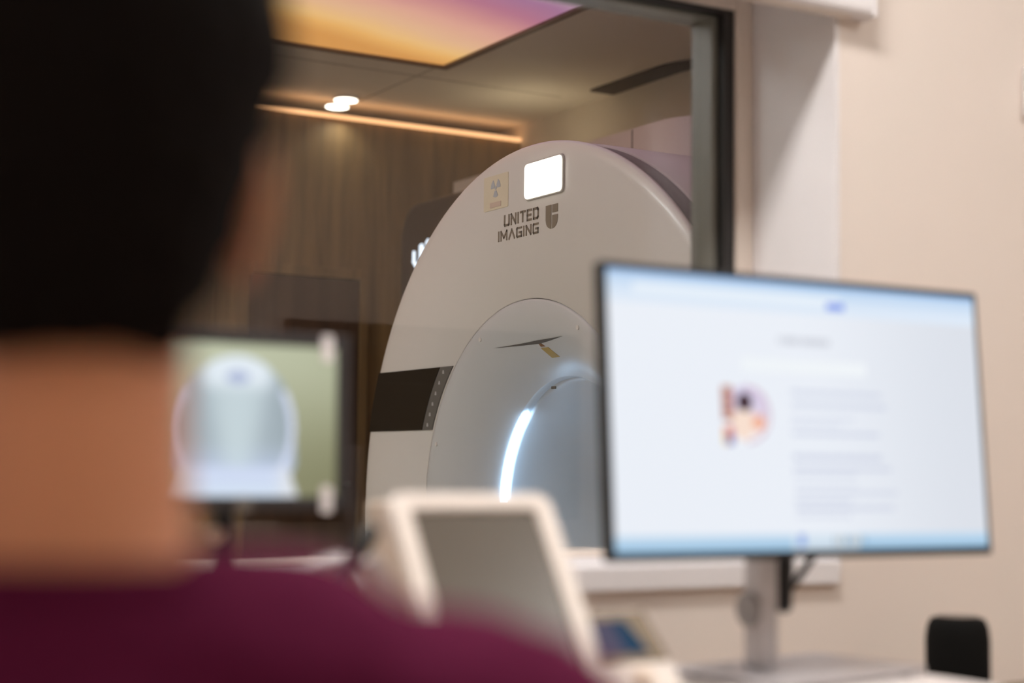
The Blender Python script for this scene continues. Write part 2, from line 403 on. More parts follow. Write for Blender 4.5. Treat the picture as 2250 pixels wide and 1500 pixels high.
# ================================================================= SCANNER ROOM
XG = 2.2; GY = 1.667 * XG; GZ = H - 0.054 * XG; GS = XG / 2.264
R0, R1, RB = 0.9715, 0.560, 0.350
g = thing('medical_scanner', 'large white ring shaped medical scanner with lit bore behind the window', 'scanner', (XG, GY, 0))
def gp(y, z, x=0.0):                     # gantry local: x behind the face, y to picture left, z above the floor
    return Vector((x, y, GZ + z))
def revolve(prof, seg=160, a0=0.0, a1=2 * PI):
    bm = bmesh.new(); full = abs(a1 - a0 - 2 * PI) < 1e-6; n = seg if full else seg + 1
    rings = [[bm.verts.new(gp(r * math.cos(a0 + (a1 - a0) * k / seg), r * math.sin(a0 + (a1 - a0) * k / seg), x)) for k in range(n)] for r, x in prof]
    for A, B in zip(rings, rings[1:]):
        for k in range(seg):
            j = (k + 1) % n
            bm.faces.new((A[k], A[j], B[j], B[k]))
    return bm
# front cover: flat annulus with a rounded rim
obj('front_cover', revolve([(R1 + .0012, .010), (R1 + .0012, .001), (R1 + .002, 0.0), (0.94, 0.0), (R0 - .007, .001), (R0 - .002, .004), (R0, .009), (R0, .015), (R0 - .03, .018)]), M_SHELL, g, smooth=True)
obj('cover_seam', revolve([(R1 - .003, .008), (R1 + .003, .008)]), M_SEAM, g)
# flared bore funnel and bore tube
fun = [(R1 - .0012, .010), (R1 - .0012, .001), (R1 - .008, .0)]
for k in range(1, 25):
    t = k / 24.0
    fun.append((R1 - .008 - (R1 - .008 - RB - .012) * (t ** 0.85), 0.132 * (t ** 1.7)))
bore = obj('bore_funnel', revolve(fun), M_SHELL2, g, smooth=True)
obj('bore_tube', revolve([(RB + .012, .160), (RB, .165), (RB, 0.9), (RB - .02, .95), (0.001, .95)]), M_SHELL2, g, smooth=True)
rng = obj('light_ring', revolve([(RB + .012, .132), (RB + .008, .140), (RB + .008, .152), (RB + .012, .160)]), mat('frosted_light_ring', (214, 222, 228), .3), g, smooth=True)
bm = bmesh.new()
arc = [gp((RB + .004) * math.cos(a), (RB + .004) * math.sin(a), .144) for a in [math.radians(-70 + 120 * k / 48) for k in range(49)]]
tube(bm, arc, [.006] + [.0115] * 47 + [.006], 12)
obj('glowing_arc', bm, emit('bore_led', (168, 208, 250), 11.0), rng, smooth=True)['label'] = 'bright bluish white lit segment of the bore ring'
# dark ring band and body behind the cover
obj('ring_band', revolve([(R0 - .03, .017), (R0 - .006, .018), (R0 - .006, .082)]), M_RECESS, g, smooth=True)
obj('rear_body', revolve([(0.93, .078), (R0 - .004, .078), (R0, .084), (R0, .96), (R0 - .03, 1.0), (.3, 1.0)]), M_BODY, g, smooth=True)
# small markings in the funnel
def on_funnel(y, z):                     # depth of the funnel surface at this radius
    r = math.hypot(y, z)
    for (ra, xa), (rb, xb) in zip(fun[2:], fun[3:]):
        if rb <= r <= ra:
            t = (ra - r) / (ra - rb); return xa + (xb - xa) * t
    return 0.0
def patch(poly, nrm=.002, sub=6):
    """thin patch lying on the funnel surface: poly of (y,z) corners, four of them"""
    bm = bmesh.new(); (a, b, c, d_) = [Vector((*p, 0)) for p in poly]; V = []
    for lay in (0, 1):
        V.append([[None] * (sub + 1) for _ in range(sub + 1)])
        for i in range(sub + 1):
            for j in range(sub + 1):
                p = (a.lerp(b, i / sub)).lerp(d_.lerp(c, i / sub), j / sub)
                V[lay][i][j] = bm.verts.new(gp(p.x, p.y, on_funnel(p.x, p.y) - nrm * lay + .0006))
    for lay in (0, 1):
        for i in range(sub):
            for j in range(sub):
                bm.faces.new((V[lay][i][j], V[lay][i + 1][j], V[lay][i + 1][j + 1], V[lay][i][j + 1]))
    for i in range(sub):
        for (p, q) in (((i, 0), (i + 1, 0)), ((i, sub), (i + 1, sub)), ((0, i), (0, i + 1)), ((sub, i), (sub, i + 1))):
            bm.faces.new((V[0][p[0]][p[1]], V[0][q[0]][q[1]], V[1][q[0]][q[1]], V[1][p[0]][p[1]]))
    return bm
obj('laser_window', patch([(.200 * GS, .455 * GS), (-.005 * GS, .466 * GS), (-.15 * GS, .467 * GS), (.0 * GS, .457 * GS)], .002), M_SEAM, g)
lw = obj('warning_label', patch([(.008 * GS, .446 * GS), (-.030 * GS, .446 * GS), (-.055 * GS, .420 * GS), (-.010 * GS, .419 * GS)], .002), mat('yellow_label', (176, 150, 84), .5), g)
lw['label'] = 'small yellow warning label under the laser slot'
bm = patch([(.006 * GS, .463 * GS), (.003 * GS, .463 * GS), (-.020 * GS, .449 * GS), (.004 * GS, .449 * GS)], .002)
obj('warning_triangle', bm, mat('brown_label', (142, 100, 60), .5), g)
obj('sensor_dot', patch([(-.135 * GS, .334 * GS), (-.155 * GS, .334 * GS), (-.155 * GS, .327 * GS), (-.135 * GS, .327 * GS)], .003, 3), M_SEAM, g)
for a in (20, 62, 118, 160):             # cover screws just inside the seam
    bm = bmesh.new(); cyl(bm, gp((R1 - .03) * math.cos(math.radians(a)), (R1 - .03) * math.sin(math.radians(a)), on_funnel((R1 - .03) * math.cos(math.radians(a)), (R1 - .03) * math.sin(math.radians(a))) - .003), (1, 0, 0), .006, .006, 16)
    obj('screw', bm, M_SHELL, g)
# touch screen with key strip on the left of the face, following rim and seam
def annulus_patch(r_in, r_out, z0, z1, x0, x1, n=14):
    bm = bmesh.new(); zs = [z0 + (z1 - z0) * k / n for k in range(n + 1)]
    ol = [(math.sqrt(r_out(z) ** 2 - z * z), z) for z in zs] + [(math.sqrt(r_in(z) ** 2 - z * z), z) for z in reversed(zs)]
    prism(bm, ol, lambda a, b, d: gp(a, b, d), x0, x1); return bm
z0, z1 = .229 * GS, .414 * GS
scr = obj('touch_screen', annulus_patch(lambda z: R1 + .063, lambda z: R0 - .006, z0, z1, -.004, .001), M_GLOSSBLACK, g, bevel=.001)
keys = obj('key_strip', annulus_patch(lambda z: R1 + .006, lambda z: R1 + .061, z0, z1, -.004, .001), M_KEYS, g, bevel=.001)
for k in range(6):
    z = z0 + (z1 - z0) * (k + .5) / 6
    y = math.sqrt((R1 + .035) ** 2 - z * z)
    bm = bmesh.new(); prism(bm, [(y - .005, z - .005), (y + .005, z - .005), (y + .003, z + .005), (y - .003, z + .005)], lambda a, b, d: gp(a, b, d), -.0055, -.0035)
    obj('key_mark', bm, M_KEYMARK, keys)
# glowing rounded panel and yellow sign set on the cover above the lettering
panel_c = ((.005 - .187) / 2 * GS, .8955 * GS)
bm = bmesh.new(); prism(bm, [(panel_c[0] + a, panel_c[1] + b) for a, b in rrect(.196 * GS, .104 * GS, .014)], lambda a, b, d: gp(a, b, d), -.006, .002)
lm = obj('panel_housing', bm, mat('grey_panel_housing', (170, 166, 160), .4), g, bevel=.003)
bm = bmesh.new(); prism(bm, [(panel_c[0] + a, panel_c[1] + b) for a, b in rrect(.188 * GS, .097 * GS, .014)], lambda a, b, d: gp(a, b, d), -.011, -.004)
obj('glowing_lens', bm, emit('white_panel_glow', (255, 250, 238), 2.6), lm, bevel=.003)['label'] = 'bright white rounded rectangular panel'
sc_ = (.172 * GS, .893 * GS)
bm = bmesh.new(); prism(bm, [(sc_[0] + a, sc_[1] + b) for a, b in rrect(.136 * GS, .098 * GS, .004)], lambda a, b, d: gp(a, b, d), -.002, .001)
sg = obj('radiation_sign', bm, mat('pale_yellow_sign', (224, 214, 186), .5), g); sg['label'] = 'faint yellow radiation warning sign'
M_TRE = mat('pale_blue_grey', (176, 182, 190), .5)
bm = bmesh.new()
tc_ = (sc_[0], sc_[1] + .012)
for a0 in (30, 150, 270):
    ol = [(tc_[0] + .008 * math.cos(math.radians(a0 + d_)), tc_[1] + .008 * math.sin(math.radians(a0 + d_))) for d_ in (-30, 0, 30)]
    ol += [(tc_[0] + .026 * math.cos(math.radians(a0 + d_)), tc_[1] + .026 * math.sin(math.radians(a0 + d_))) for d_ in (30, 15, 0, -15, -30)]
    prism(bm, ol, lambda a, b, d: gp(a, b, d), -.003, -.0018)
cyl(bm, gp(tc_[0], tc_[1], -.003), (1, 0, 0), .005, .0015, 20)
obj('trefoil', bm, M_TRE, sg)
bm = bmesh.new(); prism(bm, [(sc_[0] + a, sc_[1] - .034 + b) for a, b in rrect(.06, .014, .002)], lambda a, b, d: gp(a, b, d), -.003, -.0018)
obj('sign_caption', bm, mat('pale_pinkish_caption', (206, 184, 166), .5), sg)
# lettering: two lines and a shield
LET = {'U': [[(0, 1), (0, .08), (.08, 0), (.92, 0), (1, .08), (1, 1)]], 'N': [[(0, 0), (0, 1)], [(0, 1), (1, 0)], [(1, 0), (1, 1)]],
       'I': [[(0, 0), (0, 1)]], 'T': [[(0, 1), (1, 1)], [(.5, 1), (.5, 0)]], 'E': [[(1, 1), (0, 1), (0, 0), (1, 0)], [(0, .5), (.85, .5)]],
       'D': [[(0, 0), (0, 1), (.85, 1), (1, .88), (1, .12), (.85, 0), (0, 0)]], 'M': [[(0, 0), (0, 1), (.5, .25), (1, 1), (1, 0)]],
       'A': [[(0, 0), (.5, 1), (1, 0)]], 'G': [[(1, 1), (.1, 1), (0, .9), (0, .1), (.1, 0), (1, 0), (1, .48), (.55, .48)]]}
WID = {'U': .66, 'N': .66, 'I': .0, 'T': .66, 'E': .56, 'D': .64, 'M': .86, 'A': .8, 'G': .66}
def word(txt, yl, yr, zb_, h):
    """letters between local y yl (picture left) and yr, baseline zb_, height h"""
    th = .19 * h; gap = .16
    wid = [WID[c] for c in txt]; units = sum(wid) + gap * (len(txt) - 1) + .2 * len(txt)
    s = (yl - yr) / units; bm = bmesh.new(); cur = .1
    for c, wd in zip(txt, wid):
        L = [[(yl - (cur + x * wd) * s, zb_ + th / 2 + y * (h - th)) for x, y in ln] for ln in LET[c]]
        strokes(bm, L, th, lambda a, b, d: gp(a, b, d), -.0015, .0005)
        cur += wd + gap + .2
    return bm
obj('lettering', word('UNITED', .126 * GS, -.060 * GS, .789 * GS, .0325 * GS), M_LOGO, g)
obj('lettering', word('IMAGING', .158 * GS, -.060 * GS, .7495 * GS, .0295 * GS), M_LOGO, g)
bm = bmesh.new()
sx = -.0965 * GS; sw = .0605 * GS; ztop = .818 * GS; zbot = .7535 * GS
def sh(u): return zbot + (ztop - zbot) * (.40 - .40 * math.sqrt(max(0, 1 - (2 * u - 1) ** 2)))   # rounded foot
def col(u0, u1, top):
    us = [u0 + (u1 - u0) * k / 10 for k in range(11)]
    ol = [(sx - u * sw, sh(u)) for u in us] + [(sx - u1 * sw, top), (sx - u0 * sw, top)]
    prism(bm, ol, lambda a, b, d: gp(a, b, d), -.0015, .0005)
col(0.0, .46, ztop); col(.54, 1.0, zbot + (ztop - zbot) * .56)
prism(bm, [(sx - .54 * sw, zbot + (ztop - zbot) * .66), (sx - sw, zbot + (ztop - zbot) * .66), (sx - sw, ztop), (sx - .54 * sw, ztop)], lambda a, b, d: gp(a, b, d), -.0015, .0005)
obj('shield_emblem', bm, M_LOGO, g)
# plinth and docking block low on the face
bm = bmesh.new(); box(bm, .02, .98, -.62, .62, 0, .30)
obj('plinth', bm, M_BODY, g, bevel=.02)
obj('docking_block', bx(-.16, .03, -.85, -.245, .30, .905), M_SHELL, g, bevel=.012)

# tall dark unit with a small lit mark beside the scanner
c = thing('equipment_cabinet', 'tall dark brown rounded equipment cabinet with small lit mark behind the scanner', 'cabinet', (2.95, 5.40, 0))
bm = bmesh.new()
ol = [(a, b + 1.075) for a, b in rrect(1.04, 2.15, .14)]
prism(bm, ol, lambda a, b, d: Vector((d, a, b)), 0, .32)
obj('cabinet_shell', bm, mat('dark_brown_gloss', (70, 58, 48), .3, noise=.03), c, bevel=.01)
bm = bmesh.new()
def cp(a, b, d): return Vector((d, a, b))
Lz = 1.905
strokes(bm, [[(.395, Lz + .045), (.395, Lz + .01), (.375, Lz - .01), (.35, Lz - .002), (.335, Lz + .02), (.335, Lz + .062)]], .014, cp, -.006, .001)
prism(bm, [(.345, Lz + .01), (.345, Lz + .07), (.325, Lz + .075), (.30, Lz + .045), (.32, Lz + .0)], cp, -.006, .001)
strokes(bm, [[(.29, Lz + .07), (.275, Lz + .085)]], .006, cp, -.006, .001)
obj('lit_mark', bm, emit('lit_mark_white', (214, 228, 246), 2.0), c)['label'] = 'small glowing white mark'

# pale cladding block behind the scanner with a rounded near corner
bm = bmesh.new(); bx0, by0, by1, rr = 3.32, 4.42, 6.16, .22
ol = [(bx0, by1), (bx0, by0 + rr)] + [(bx0 + rr - rr * math.cos(a), by0 + rr - rr * math.sin(a)) for a in [PI / 2 * k / 12 for k in range(1, 13)]] + [(3.84, by0), (3.84, by1)]
prism(bm, ol, lambda a, b, d: Vector((a, b, d)), 0, 1.225 + H)
cl = obj('service_cupboard', bm, M_CLAD)
tag(cl, 'tall pale cupboard with rounded corner between the scanner and the right wall', 'cupboard')
obj('door_joint', bx(bx0 - .0015, bx0 + .002, 4.80, 4.806, .1, 1.22 + H), M_SEAM, cl)

up_ = thing('added_uplight', 'small unseen lamp added on top of the pale cupboard to make the ceiling glow', 'added_uplight', (3.56, 5.95, 1.225 + H))  # unseen lamp, added to make the bright patch on the ceiling
bm = bmesh.new(); cyl(bm, (0, 0, 0), (0, 0, 1), .05, .03, 28); obj('lamp_body', bm, M_LINING, up_, bevel=.004)
bm = bmesh.new(); cyl(bm, (0, 0, .03), (0, 0, 1), .04, .004, 28); obj('glowing_lens', bm, emit('added_uplight_lens', (255, 238, 204), 30.0), up_)

# ================================================================= CONTROL ROOM
# blind cassette over the window
b = thing('roller_blind', 'flat white roller blind pelmet mounted above the window', 'blind', (0.5, YW, 1.839))
bm = bmesh.new(); ol = [(-.001, .0), (-.028, .0), (-.034, .005), (-.036, .012), (-.036, .23), (-.030, .236), (-.001, .236)]
prism(bm, ol, lambda a, bb, d: Vector((d, a, bb + .004)), -1.33, 1.338)
obj('pelmet', bm, M_LINING, b, bevel=.002)
for s in (-1.338, 1.338): obj('end_cap', bx(s, s + .008, -.037, -.001, .003, .242), M_LINING, b, bevel=.003)
obj('bottom_rail', bx(-1.31, 1.30, -.024, -.008, .0, .005), M_TRIM, b, bevel=.001)
# wall sensor at the right edge
t = thing('wall_sensor', 'small white plastic box mounted on the beige wall at the right edge', 'wall box', (2.265, YW, 1.762))
obj('sensor_body', bx(-.045, .045, -.024, 0, -.033, .058), M_LINING, t, bevel=.004)
obj('sensor_cover', bx(-.036, .036, -.029, -.024, -.02, .048), M_WPLAST, t, bevel=.002)

# desk: worktop along the wall on panel legs
DZ = H - .355
dk = thing('control_desk', 'long control desk worktop against the wall below the window', 'desk', (0.9, 1.55, 0))
obj('worktop', bx(-2.3, 2.6, -.43, .448, DZ - .03, DZ), M_WORKTOP, dk, bevel=.004)
for x in (-2.25, -.6, 1.0, 2.56): obj('leg', bx(x - .015, x + .015, -.38, .42, 0, DZ - .03), M_DESK, dk)
obj('modesty_panel', bx(-2.2, 2.5, .38, .40, .3, DZ - .03), M_DESK, dk)
# white riser with rounded corners that carries the large monitor
RZ = H - .262
rs = thing('monitor_riser', 'white monitor riser with rounded corners on the desk under the large monitor', 'riser', (1.33, 1.60, DZ))
bm = bmesh.new(); prism(bm, rrect(.50, .385, .05, 10), lambda a, bb, d: Vector((a - .022, bb + .002, d)), RZ - DZ - .022, RZ - DZ)
obj('riser_top', bm, M_DESK, rs, bevel=.004)
for sx_ in (-.22, .185): obj('riser_leg', bx(sx_ - .012, sx_ + .012, -.12, .16, 0, RZ - DZ - .022), M_DESK, rs, bevel=.002)

def picture_mesh(name, w_, h_, nx, ny, fn, mp, material, parent):
    """a flat lit screen whose picture fn(u,v) is held in a colour attribute, u right, v up"""
    bm = bmesh.new(); V = [[bm.verts.new(mp((i / nx - .5) * w_, (j / ny - .5) * h_)) for i in range(nx + 1)] for j in range(ny + 1)]
    for j in range(ny):
        for i in range(nx): bm.faces.new((V[j][i], V[j][i + 1], V[j + 1][i + 1], V[j + 1][i]))
    me = bpy.data.meshes.new(name); bm.to_mesh(me); bm.free()
    at = me.color_attributes.new('picture', 'FLOAT_COLOR', 'POINT')
    flat = []
    for j in range(ny + 1):
        for i in range(nx + 1): flat += [*lin(fn(i / nx, j / ny)), 1.0]
    at.data.foreach_set('color', flat)
    me.materials.append(material)
    o = bpy.data.objects.new(name, me); COL.objects.link(o); o.parent = parent
    return o
def mixc(a, b_, t):
    t = max(0.0, min(1.0, t)); return tuple(x + (y - x) * t for x, y in zip(a, b_))
def sstep(a, b_, x):
    t = max(0.0, min(1.0, (x - a) / (b_ - a))); return t * t * (3 - 2 * t)

# --- large monitor
MX, MY, MZ = 1.352, 1.565, H + .067
mon = thing('monitor', 'large thin black monitor showing a white web page, on a silver stand', 'monitor', (1.352, 1.60, RZ))
TL = math.radians(4.0)
def mm(a, bb, d=0.0):                    # monitor plane: a right, bb up, d behind the screen
    y = bb * math.sin(TL) + d * math.cos(TL); z = bb * math.cos(TL) - d * math.sin(TL)
    return Vector((a, MY - 1.60 + y, MZ - RZ + z))
MW, MH = .612, .351
bm = bmesh.new(); prism(bm, rrect(MW, MH, .004, 4), lambda a, bb, d: mm(a, bb, d), .0008, .016)
obj('bezel', bm, M_BPLAST, mon, bevel=.0015)
bm = bmesh.new(); prism(bm, rrect(.40, .22, .02, 6), lambda a, bb, d: mm(a, bb - .01, d), .016, .042)
obj('rear_housing', bm, M_BPLAST, mon, bevel=.006)
def web(u, v):
    pu, pv = u, v
    base = mixc((233, 238, 246), (216, 221, 230), sstep(.45, 1.0, u) * .9)
    c = base
    if v > .885:                          # pale blue browser bar
        c = mixc((220, 232, 246), (186, 212, 240), sstep(.90, 1.0, v))
        if .918 < v < .955 and .06 < u < .60: c = (228, 238, 248)
        if v > .985: c = (140, 178, 222)
    if abs(u - .588) < .025 and abs(v - .922) < .015: c = (120, 150, 232)
    if v < .062:
        c = mixc((150, 190, 220), (196, 220, 240), sstep(0, .06, v))
        if .44 < u < .62: c = mixc((196, 214, 228), (214, 228, 240), sstep(0, .05, v))
        if .455 < u < .475 and v > .012: c = (140, 170, 226)
        for k in range(6):
            if abs(u - .555 - k * .016) < .0045 and .012 < v < .05: c = ((150, 164, 178), (196, 196, 190), (120, 160, 190))[k % 3]
    if v < .80 and v > .07 and u < .93: u, v = u + .036, v - .034
    if .36 < u < .70 and .625 < v < .675: c = (238, 243, 247)
    # heading and text lines
    if abs(v - .745) < .012 and .46 < u < .60 and (int(u * 260) % 9) not in (0, 5): c = (200, 204, 214)
    for r, (vv, ul, dark) in enumerate(((.55, .74, 1), (.505, .755, 1), (.455, .66, .5), (.43, .62, .5), (.40, .73, 1), (.31, .735, 1), (.268, .76, 1), (.245, .66, .6), (.205, .66, .5), (.175, .77, .8), (.145, .64, .6), (.12, .76, 1), (.09, .64, .6))):
        if abs(v - vv) < .009 and .487 < u < ul and (int(u * 300 + r * 7) % 11) not in (0, 4): c = mixc(c, (196, 202, 222), .75 * dark)
    # small portrait in a circle and a column of thumbnails
    A = MW / MH; dx, dy = (u - .372) * A, v - .463
    d_ = math.hypot(dx, dy)
    if d_ < .106:
        c = mixc((214, 204, 230), (228, 214, 222), sstep(-.08, .08, -dy))
        if dy < -.02: c = (243, 240, 244)
        if math.hypot(dx + .02, (dy + .0) * .9 + .03) < .055 and dy < .01: c = (246, 222, 206)
        if math.hypot(dx + .012, dy - .045) < .034: c = (56, 28, 40)
        if math.hypot(dx - .05, dy + .03) < .03: c = (240, 178, 152)
        if d_ > .096 and dx > 0: c = (206, 176, 196)
    if .307 < u < .334:
        if .44 < v < .565: c = ((168, 110, 100), (196, 140, 120))[int(v * 60) % 2]
        if .352 < v < .42:
            c = (236, 170, 110) if u < .32 and v > .386 else (196, 110, 150) if v > .386 else (232, 200, 120) if u < .318 else (88, 84, 176)
    return c
picture_mesh('screen', MW - .016, MH - .018, 300, 176, web, lambda a, bb: mm(a, bb + .001, 0.0), screen_mat('web_page_screen', 1.0), mon)
obj('stand_post', bx(-.028, .002, .025, .062, .012, .30), M_ALU, mon, bevel=.006)['label'] = 'silver stand post'
bm = bmesh.new(); prism(bm, rrect(.285, .185, .010, 5), lambda a, bb, d: Matrix.Rotation(math.radians(10), 3, 'Z') @ Vector((a + .047, bb + .022, d)), .003, .012)
sbase = obj('stand_base', bm, M_ALU, mon, bevel=.002)
for fx, fy in ((-.07, -.06), (.16, -.03), (-.09, .07), (.14, .1)):
    bm = bmesh.new(); cyl(bm, (fx, fy, 0), (0, 0, 1), .008, .004, 16); obj('rubber_foot', bm, M_BPLAST, sbase)
bm = bmesh.new(); cyl(bm, (-.037, .045, .085), (1, 0, 0), .022, .010, 24)
obj('height_knob', bm, mat('grey_knob', (150, 144, 142), .5), mon, smooth=False, bevel=.003)
bm = bmesh.new()
tube(bm, smooth_path([(.20, .05, .25), (.15, .06, .20), (.10, .065, .155), (.045, .06, .105), (.030, .05, .12), (.036, .055, .2), (.04, .06, .26)]), .0050, 8)
tube(bm, smooth_path([(.030, .052, .26), (.032, .05, .16), (.032, .05, .086), (.040, .056, .12), (.048, .06, .25)]), .0085, 8)
tube(bm, smooth_path([(.016, .058, .26), (.018, .055, .15), (.024, .055, .083), (.030, .06, .13), (.034, .06, .25)]), .0065, 8)
cab = obj('cable_bundle', bm, M_BPLAST, mon, smooth=True); cab['label'] = 'black cables looping behind the stand'

# --- small monitor with the scanner picture
cc = thing('monitor', 'small square black monitor showing the lit scanner bore, left of the scanner', 'monitor', (0.657, 1.72, DZ))
KX, KY, KZ = .657, 1.70, H + .048
CW, CH = .256, .198
def cm(a, bb, d=0.0): return Vector((a, KY - 1.72 + d + bb * .03, KZ - DZ + bb))
ol, il = rrect(CW, CH, .006, 4), rrect(CW - .032, CH - .030, .002, 4)
bm = bmesh.new(); ring_prism(bm, ol, il, lambda a, bb, d: cm(a, bb, d), -.004, .022)
obj('bezel', bm, M_DKGREY, cc, bevel=.0015)
obj('rear_housing', bx(-CW / 2 + .01, CW / 2 - .01, .0, .03, KZ - DZ - CH / 2 + .012, KZ - DZ + CH / 2 - .012), M_DKGREY, cc, bevel=.004)
def cctv(u, v):
    c = mixc((128, 128, 96), (196, 202, 176), sstep(.0, 1.0, v) * .75 + .25 * (1 - u))
    a = CW - .032; X = (u - .47) * a / .0680; Y = (v - .445) * (CH - .03) / .080      # unit circle = bore
    rr_ = math.hypot(X, Y / 1.0)
    dome = rr_ < 1 or (abs(X) < 1 - .04 * (Y + .2) and -.62 < Y < -.1 and rr_ < 1.12)
    if dome:
        c = mixc((150, 164, 172), (178, 192, 200), 1 - abs(X))
        c = mixc(c, (186, 200, 226), sstep(-.1, -.7, Y))
        beam = sstep(.75, .25, abs(X) + .25 * (1 - Y) - .1)
        c = mixc(c, (206, 222, 226), beam * .6)
        c = mixc(c, (224, 234, 242), sstep(.42, .72, Y) * sstep(.75, .4, abs(X)))
        if (X / .2) ** 2 + ((Y - .70) / .085) ** 2 < 1: c = mixc(c, (160, 172, 208), .8)
        if .90 < rr_ < 1.0 and abs(Y + .05) < .58: c = (214, 222, 244)
    if Y < -.52 and abs(X) < .88 + .42 * (-.52 - Y):
        c = mixc((204, 216, 240), (214, 230, 242), sstep(-.6, -1.1, Y))
        c = mixc(c, (222, 226, 232), sstep(.55, .95, abs(X)))
    return c
picture_mesh('screen', CW - .031, CH - .029, 150, 120, cctv, lambda a, bb: cm(a, bb, .0), screen_mat('camera_view_screen', 1.0), cc)
for zz in (CH / 2 - .016, -CH / 2 + .012):
    bm = bmesh.new(); prism(bm, rrect(.013, .030, .003, 4), lambda a, bb, d: cm(a + CW / 2 - .030, bb + zz, d), -.007, -.0038)
    obj('clip', bm, M_LINING, cc)['label'] = 'white clip on the bezel'
bm = bmesh.new(); cyl(bm, (0.0, .03, .012), (0, 0, 1), .011, KZ - DZ - .05, 20)
obj('pole', bm, M_BPLAST, cc, smooth=False)
bm = bmesh.new(); cyl(bm, (0, -.022, KZ - DZ - CH / 2 + .006), (0, -1, 0), .010, .008, 20)
obj('joint_bolt', bm, mat('dull_grey_bolt', (104, 98, 92), .5), cc, bevel=.002)
bm = bmesh.new(); cyl(bm, (-.012, .018, KZ - DZ - CH / 2 - .028), (-.6, -.8, 0), .009, .012, 20)
obj('clamp_knob', bm, M_CREAM, cc, bevel=.002)
bm = bmesh.new(); prism(bm, rrect(.18, .14, .02), lambda a, bb, d: Vector((a, bb + .03, d)), 0, .012)
obj('stand_base', bm, M_BPLAST, cc, bevel=.003)

# --- white framed tablet panel leaning back on the desk
tb = thing('control_tablet', 'white framed control tablet with dark grey screen leaning back on the desk', 'tablet', (.811, 1.284, DZ))
TA = math.radians(33); TW, TH = .188, .369
def tp(a, bb, d=0.0):                    # a right, bb up the panel from its foot, d behind its face
    return Vector((a, -.026 + bb * math.sin(TA) + d * math.cos(TA), .019 + bb * math.cos(TA) - d * math.sin(TA)))
sh_ = lambda pts: [(x, y + TH / 2) for x, y in pts]
bm = bmesh.new(); ring_prism(bm, sh_(rrect(TW, TH, .016, 6)), [(x, y + .006) for x, y in sh_(rrect(TW - .044, TH - .052, .003, 6))], lambda a, bb, d: tp(a, bb, d), 0, .024)
obj('tablet_frame', bm, M_WPLAST, tb, bevel=.004)
bm = bmesh.new(); prism(bm, [(x, y + .006) for x, y in sh_(rrect(TW - .043, TH - .051, .003, 6))], lambda a, bb, d: tp(a, bb, d), .004, .010)
obj('screen', bm, mat('grey_tablet_screen', (90, 81, 71), .28, noise=.06, nscale=9), tb)
bm = bmesh.new(); prism(bm, sh_(rrect(TW - .02, TH - .02, .012, 6)), lambda a, bb, d: tp(a, bb, d), .010, .030)
obj('back_shell', bm, M_WPLAST, tb, bevel=.004)
bm = bmesh.new(); prism(bm, [(.045, .001), (.24, .001), (.225, .012), (.165, .20), (.15, .205)], lambda a, bb, d: Vector((d, a, bb)), -.03, .03)
obj('rear_strut', bm, M_WPLAST, tb, bevel=.003)

# --- cream document box behind the tablet
bxo = thing('document_box', 'cream ribbed box standing behind the white framed tablet', 'box', (.899, 1.765, DZ))
obj('box_body', bx(-.05, .05, -.02, .02, 0, H - .043 - DZ), M_CREAM, bxo, bevel=.004)
for k in range(4): obj('rib', bx(-.052, .052, -.023, -.018, .03 + k * .028, .036 + k * .028), M_CREAM, bxo, bevel=.001)

# --- cream desktop unit with a white curved rim, and a black marker leaning on it
un = thing('desktop_unit', 'low cream desktop unit with white curved rim behind the purple shoulder', 'desktop unit', (.665, 1.50, DZ))
zr = lambda px_z: px_z + H - DZ
bm = bmesh.new()
top = [(-.085, zr(-.118)), (-.05, zr(-.112)), (-.012, zr(-.099)), (.02, zr(-.094)), (.04, zr(-.100)), (.058, zr(-.125)), (.085, zr(-.16))]
prism(bm, [(-.085, 0), *[(a, b_ - .008) for a, b_ in top], (.10, 0)], lambda a, bb, d: Vector((a, d, bb)), -.004, .085)
obj('unit_body', bm, M_CREAM, un, bevel=.003)
bm = bmesh.new(); tube(bm, smooth_path([(a, -.006, b_) for a, b_ in top[:5]]), .0085, 12)
obj('curved_rim', bm, M_LINING, un, smooth=True)['label'] = 'white curved rim'
bm = bmesh.new(); tube(bm, smooth_path([(.045, -.016, zr(-.095)), (.058, -.018, zr(-.115)), (.078, -.022, zr(-.15)), (.095, -.026, zr(-.185))]), [.0115] * 24 + [.008], 12)
obj('side_rim', bm, M_LINING, un, smooth=True)
obj('pen_tray', bx(-.06, .075, -.055, .0, zr(-.160), zr(-.150)), M_CREAM, un, bevel=.002)
pn = thing('marker', 'black marker pen leaning on the tray of the cream desktop unit', 'pen', (.66, 1.468, H - .1495))
p0, p1 = Vector((-.014, .0, .002)), Vector((.050, .006, .088))
bm = bmesh.new(); tube(bm, [p0, p0.lerp(p1, .04), p0.lerp(p1, .6)], [.003, .0068, .0072], 14)
obj('barrel', bm, M_BPLAST, pn, smooth=True)
bm = bmesh.new(); tube(bm, [p0.lerp(p1, .6), p0.lerp(p1, .62), p0.lerp(p1, .97), p1], [.0072, .009, .009, .007], 14)
obj('cap', bm, M_BPLAST, pn, smooth=True)

